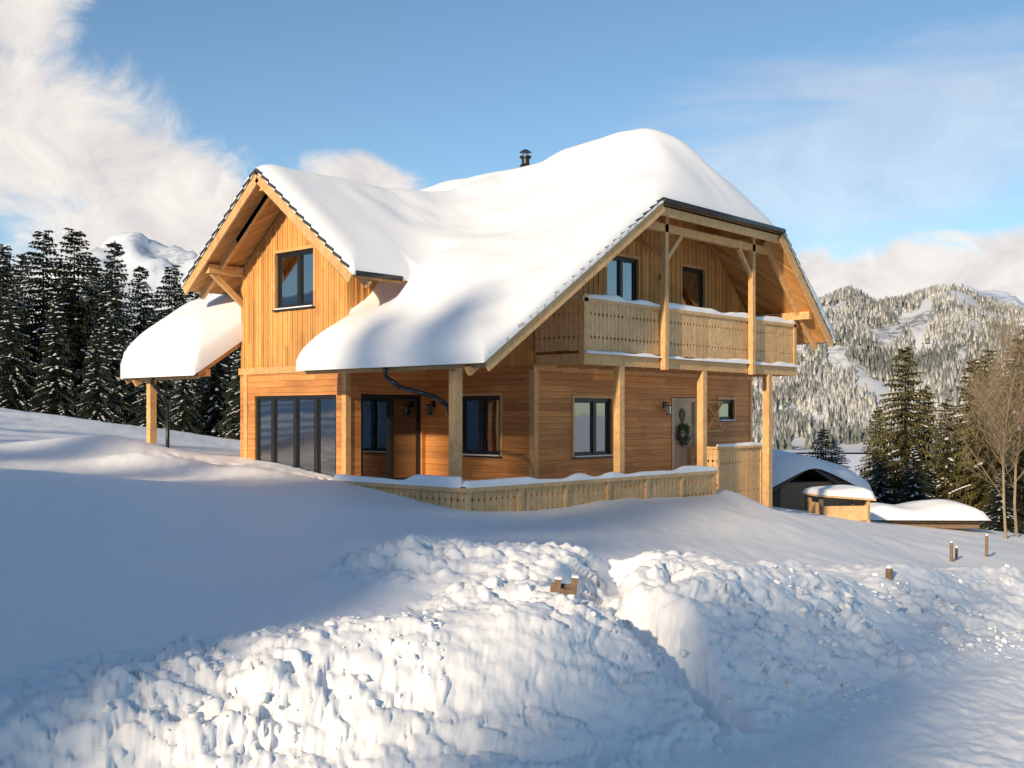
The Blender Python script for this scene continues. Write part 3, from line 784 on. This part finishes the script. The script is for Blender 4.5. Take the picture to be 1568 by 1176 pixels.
# ---------------------------------------------------------------- garden structures (right)
def local(r,f):
    x,y=W(r,f);return x,y,ground(r,f)
def snowcap(mb,x0,x1,y0,y1,zf,h,m):
    nx=18;ny=14;k=len(mb.v)
    for i in range(nx+1):
        for j in range(ny+1):
            a=i/nx;b=j/ny;e=min(a,1-a,b,1-b)*2
            p=math.sqrt(max(0,1-(1-min(1,e*2.0))**2))
            x=x0+(x1-x0)*a;y=y0+(y1-y0)*b
            mb.v.append((x,y,zf(x,y)+h*p*(.9+.25*math.sin(x*2.1+y*1.3))+ (0 if e>0 else -.02)))
    for i in range(nx):
        for j in range(ny):
            q=k+i*(ny+1)+j;mb.f.append((q,q+ny+1,q+ny+2,q+1));mb.mi.append(m)
def smoothsnow(o):
    for p in o.data.polygons:
        if p.material_index==1:p.use_smooth=True
x,y,z=local(10.6,41.5)
mb=MB('oldwood','rsnow','dark');mb.box(-1.6,1.6,-1.4,1.4,-.4,1.25);mb.box(-.5,.3,-1.42,-1.4,0,1.1,2)
zf=lambda a,b:1.9-.5*abs(a+.5)
mb.poly('y',-1.7,1.7,[(-2.2,zf(-2.2,0)-.12),(-.5,1.78),(2.3,zf(2.3,0)-.12),(2.3,zf(2.3,0)),(-.5,1.9),(-2.2,zf(-2.2,0))],2)
snowcap(mb,-2.4,2.5,-1.9,1.9,lambda a,b:1.9-.45*math.sqrt((a+.5)**2+.2)+.1,.6,1);o=mb.obj('garden_shed');o.location=(x,y,z-.1);o.rotation_euler=(0,0,math.radians(-25));smoothsnow(o)
x,y,z=local(10.7,36)
mb=MB('rail','rsnow','dark')
for a in(-.85,.75):
    for b in(-.5,.4): mb.box(a,a+.1,b,b+.1,-.3,.72)
mb.box(-.85,.85,-.5,-.46,.02,.5);mb.box(-.85,-.8,-.5,.5,.02,.6);mb.box(.8,.85,-.5,.5,.02,.6);mb.box(-.8,.8,-.45,.48,0,.35,2)
zf=lambda a,b:.82-.08*a
mb.poly('y',-.62,.62,[(-1,.82),(1,.66),(1,.74),(-1,.90)],0);snowcap(mb,-1.02,1.02,-.64,.64,zf,.30,1)
o=mb.obj('firewood_store');o.location=(x,y,z-.1);o.rotation_euler=(0,0,math.radians(-40));smoothsnow(o)
x,y,z=local(14.8,40)
mb=MB('oldwood','rsnow')
for lay in range(4):
    for i in range(9-lay): mb.cyl((-1.9,-.7+i*.17+lay*.085,.1+lay*.15),(1.9,-.7+i*.17+lay*.085+.02,.1+lay*.15),.085,None,9)
snowcap(mb,-2.2,2.2,-1.1,1.1,lambda a,b:.55-.15*abs(b),.42,1)
o=mb.obj('log_pile');o.location=(x,y,z-.1);o.rotation_euler=(0,0,math.radians(-50));smoothsnow(o)
def stake(r,f,h,w=.07,nm='fence_post',tilt=0):
    x,y,z=local(r,f);mb=MB('oldwood','rsnow')
    mb.cyl((0,0,-.5),(tilt,0,h),w*.55,w*.5,8);mb.cyl((tilt,0,h),(tilt,0,h+.04),w*.55,w*.2,8,1)
    o=mb.obj(nm);o.location=(x,y,z)
stake(10.4,26,.42,.08);stake(12.1,28,.55,.08);stake(10.75,26.6,.25,.07,tilt=.05);stake(5.15,15,.14,.1)
gx1,gy1,gz1=surf(np.array([.45]),np.array([9.9]))
mb=MB('oldwood','rsnow');mb.box(-.10,-.04,-.03,.03,-.5,.17);mb.box(.05,.11,-.03,.03,-.5,.2);mb.box(-.13,.1,.032,.05,-.02,.12);mb.box(-.04,.05,-.03,.03,.02,.09)
mb.box(-.10,-.04,-.03,.03,.171,.19,1);mb.box(.05,.11,-.03,.03,.201,.22,1)
o=mb.obj('marker_stakes');o.location=(gx1[0],gy1[0],gz1[0]+.05);o.rotation_euler=(.1,.1,math.radians(-50))

# ---------------------------------------------------------------- hills & mountains
def hillmat(name,snowc,dark,sc,th):
    m,t,b=newmat(name);co=objco(t)
    n1=t.noise(co,sc,6,.65)
    f=t.mapr(n1,th,th+.1);n2=t.noise(co,sc*6,3,.7);f=t.m('MULTIPLY',f,t.mapr(n2,.35,.55))
    t.link(t.mix(f,snowc,dark),b.inputs['Base Color']);b.inputs['Roughness'].default_value=.9;return m
M['hill']=hillmat('hazy_hill_snow',(.62,.64,.68),(.20,.22,.24),.02,.48)  # slight blue distance haze is put into these base colours
M['mount']=hillmat('hazy_mountain_snow',(.62,.67,.74),(.40,.45,.53),.006,.47)  # aerial haze painted in: snow and rock both pale and bluish
HA=[-50,-30,-10,8,13,14.6,15.6,17.1,18.4,19.8,21,22.2,23.3,25,30,40,60]
HHt=[50,50,55,60,74,100,122,136,120,126,136,139,124,108,100,120,90]
def hillz(a,f):
    c=np.interp(a,HA,HHt)
    prof_=sst(f,640,1250)**.85*(1-.45*sst(f,1250,1900))
    return -19+(c+19)*prof_+(13*fbm(a*.35,f/110,4,70)+5*fbm(a*1.4,f/40,3,71))*sst(f,640,900)*(.4+.6*(1-np.exp(-((f-1250)/120)**2)))
aa=np.arange(-50,60,.35);fs=np.arange(600,1950,14)
F_,A2=np.meshgrid(fs,aa,indexing='ij')
rr_=F_*np.tan(np.radians(A2));rr_=np.clip(rr_,-3000,3500)
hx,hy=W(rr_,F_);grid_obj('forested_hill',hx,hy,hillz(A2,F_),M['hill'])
MA=[-60,-40,-27,-24,-21.8,-19.1,-17,-15.1,-12,-8,0,12,19.8,22.5,25,32,45,60];MH=[260,330,380,400,440,510,470,430,370,300,260,270,300,375,310,350,300,250]
fs=np.arange(2100,4300,24);aa=np.arange(-60,60,.3)
F_,A2=np.meshgrid(fs,aa,indexing='ij')
c=np.interp(A2,MA,MH);rg=1-np.abs(fbm(A2*.22,F_/420,5,80))*2
mz=-30+(c+30)*sst(F_,2000,3100)*(1-.5*sst(F_,3100,4300))+(rg-.75)*90*sst(F_,2000,2500)*(1-.6*np.exp(-((F_-3100)/200)**2))+26*fbm(A2*.9,F_/130,4,81)
rr_=F_*np.tan(np.radians(A2))
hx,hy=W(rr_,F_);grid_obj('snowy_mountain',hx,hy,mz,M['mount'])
def dforest():
    N=19000
    a=np.random.uniform(-14,32,N);a=np.where(np.random.rand(N)<.8,np.random.uniform(11,28,N),a)
    f=np.random.uniform(640,1330,N)
    rr=f*np.tan(np.radians(a));dn=fbm(a*.5,f/90,3,90)
    keep=dn>-.26;a=a[keep];f=f[keep];rr=rr[keep];N=len(a)
    x,y=W(rr,f);z=hillz(a,f);h=np.random.uniform(6,12,N);w=h*np.random.uniform(.17,.25,N)
    vs=[];fc=[];n_=5
    ang=np.arange(n_)*2*math.pi/n_
    k=0
    for (zb,zt,ws) in((-.05,.6,1.),(.35,1.,.62)):
        ph=np.random.rand(N,1)*6
        jit=np.random.uniform(.6,1.3,(N,n_))
        bx=x[:,None]+np.cos(ang+ph)*w[:,None]*ws*jit;by=y[:,None]+np.sin(ang+ph)*w[:,None]*ws*jit
        bz=(z+h*zb)[:,None]+np.random.uniform(-.08,.08,(N,n_))*h[:,None]
        vv=np.concatenate([np.stack([bx,by,bz],-1),np.stack([x,y,z+h*zt],-1)[:,None]],1)
        base=k+np.arange(N)*(n_+1)
        for i in range(n_): fc.append(np.stack([base+i,base+(i+1)%n_,base+n_],-1))
        vs.append(vv.reshape(-1,3));k+=N*(n_+1)
    v=np.concatenate(vs);t=np.concatenate(fc)
    me=bpy.data.meshes.new('distant_forest');me.vertices.add(len(v));me.vertices.foreach_set('co',v.ravel())
    me.loops.add(t.size);me.loops.foreach_set('vertex_index',t.ravel().astype(np.int32));me.polygons.add(len(t))
    me.polygons.foreach_set('loop_start',np.arange(0,t.size,3,dtype=np.int32));me.polygons.foreach_set('loop_total',np.full(len(t),3,np.int32))
    me.update(calc_edges=True)
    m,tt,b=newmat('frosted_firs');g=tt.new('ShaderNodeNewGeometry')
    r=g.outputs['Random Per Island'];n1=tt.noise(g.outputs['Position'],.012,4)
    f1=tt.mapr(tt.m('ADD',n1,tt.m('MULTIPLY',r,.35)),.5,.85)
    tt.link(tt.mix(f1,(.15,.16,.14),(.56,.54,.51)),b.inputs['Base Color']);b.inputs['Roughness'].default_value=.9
    me.materials.append(m);o=bpy.data.objects.new('distant_forest',me);scene.collection.objects.link(o)
dforest()

# ---------------------------------------------------------------- sky & sun
SAZ=Vector((-1,-.21));EL=math.radians(20.3)
w=bpy.data.worlds.new('World');scene.world=w;w.use_nodes=True
t=NT(w.node_tree)
for nd in list(w.node_tree.nodes): w.node_tree.nodes.remove(nd)
out=t.new('ShaderNodeOutputWorld');bg=t.new('ShaderNodeBackground')
sky=t.new('ShaderNodeTexSky');sky.sky_type='NISHITA';sky.sun_disc=False
sky.sun_elevation=EL;sky.sun_rotation=math.atan2(SAZ.x,SAZ.y)%(2*math.pi)
sky.altitude=1200;sky.air_density=1.0;sky.dust_density=.8;sky.ozone_density=1.3
D=t.vm('NORMALIZE',t.new('ShaderNodeTexCoord').outputs['Generated'])
dr=t.vm('DOT_PRODUCT',D,(RX,RY,0));df=t.vm('DOT_PRODUCT',D,(FX,FY,0));dz=t.sep(D)[2]
AZ=t.m('MULTIPLY',t.m('ARCTAN2',dr,df),57.2958);ELV=t.m('MULTIPLY',t.m('ARCSINE',dz),57.2958)
def ell(a,e,sa,se,rot=0):
    x=t.m('SUBTRACT',AZ,a);y=t.m('SUBTRACT',ELV,e);c,s=math.cos(math.radians(rot)),math.sin(math.radians(rot))
    xr=t.m('ADD',t.m('MULTIPLY',x,c/sa),t.m('MULTIPLY',y,s/sa));yr=t.m('ADD',t.m('MULTIPLY',x,-s/se),t.m('MULTIPLY',y,c/se))
    d=t.m('SQRT',t.m('ADD',t.m('MULTIPLY',xr,xr),t.m('MULTIPLY',yr,yr)));return t.m('SUBTRACT',1.,d,None,True)
nv=t.comb(AZ,t.m('MULTIPLY',ELV,1.2),0.)
n1=t.noise(nv,.24,7,.62,.7);n2=t.noise(t.comb(t.m('ADD',t.m('MULTIPLY',AZ,.25),t.m('MULTIPLY',ELV,-.15)),t.m('MULTIPLY',ELV,1.8),4.),.3,5,.55,.5)
def cl(mask,nn,lo,hi,amt): return t.m('MULTIPLY',t.mapr(t.m('ADD',nn,t.m('MULTIPLY',mask,.75)),lo,hi),amt)
ms=t.m('MAXIMUM',ell(-23,13,11,6.,-20),ell(-16.5,10,9,5.,-15));ms=t.m('MAXIMUM',ms,ell(-24,19.5,4,5));ms=t.m('MAXIMUM',ms,ell(-8,12.0,4.6,1.7,-10))
big=cl(ms,n1,.57,.98,1.)
big=t.m('MULTIPLY',big,t.mapr(ms,0,.22))
low=t.m('MAXIMUM',ell(21,6.6,12.5,2.6,2),ell(-18,8,9,4.5));lowd=t.m('MULTIPLY',cl(low,n1,.50,.86,1.),t.mapr(low,0,.15))
ci=ell(18,13,17,7,6);cid=t.m('MULTIPLY',cl(ci,n2,.55,1.05,.36),t.mapr(ci,0,.3))
den=t.m('MAXIMUM',t.m('MAXIMUM',big,lowd),cid)
sk=t.mix(1.,sky.outputs[0],(.118,.138,.142),'MULTIPLY')
shade=t.mapr(t.noise(t.comb(t.m('ADD',AZ,.9),t.m('MULTIPLY',t.m('SUBTRACT',ELV,.8),1.2),0.),.24,4,.62,.7),.35,.75,1.,.70,False)
cc=t.mix(1.,(1.0,.93,.86),t.comb(shade,shade,t.m('ADD',t.m('MULTIPLY',shade,.8),.2)),'MULTIPLY')
fin=t.mix(t.m('MULTIPLY',den,.95),sk,cc)
t.link(fin,bg.inputs[0]);bg.inputs[1].default_value=1.0
t.link(bg.outputs[0],out.inputs[0])
sl=bpy.data.lights.new('sun','SUN');sl.energy=4.9;sl.angle=math.radians(1.6);sl.color=(1.,.81,.57)
so=bpy.data.objects.new('sun',sl);scene.collection.objects.link(so)
s2=SAZ.normalized();ld=Vector((-s2.x*math.cos(EL),-s2.y*math.cos(EL),-math.sin(EL)))
so.rotation_euler=ld.to_track_quat('-Z','Y').to_euler()
# ---------------------------------------------------------------- camera
cam=bpy.data.cameras.new('camera');co=bpy.data.objects.new('camera',cam);scene.collection.objects.link(co)
cam.sensor_width=36;cam.lens=38.62;cam.shift_y=.03;cam.clip_end=20000;cam.clip_start=.1
co.location=(CX,CY,CZ);co.rotation_euler=(math.radians(90),0,-math.atan2(FX,FY));scene.camera=co
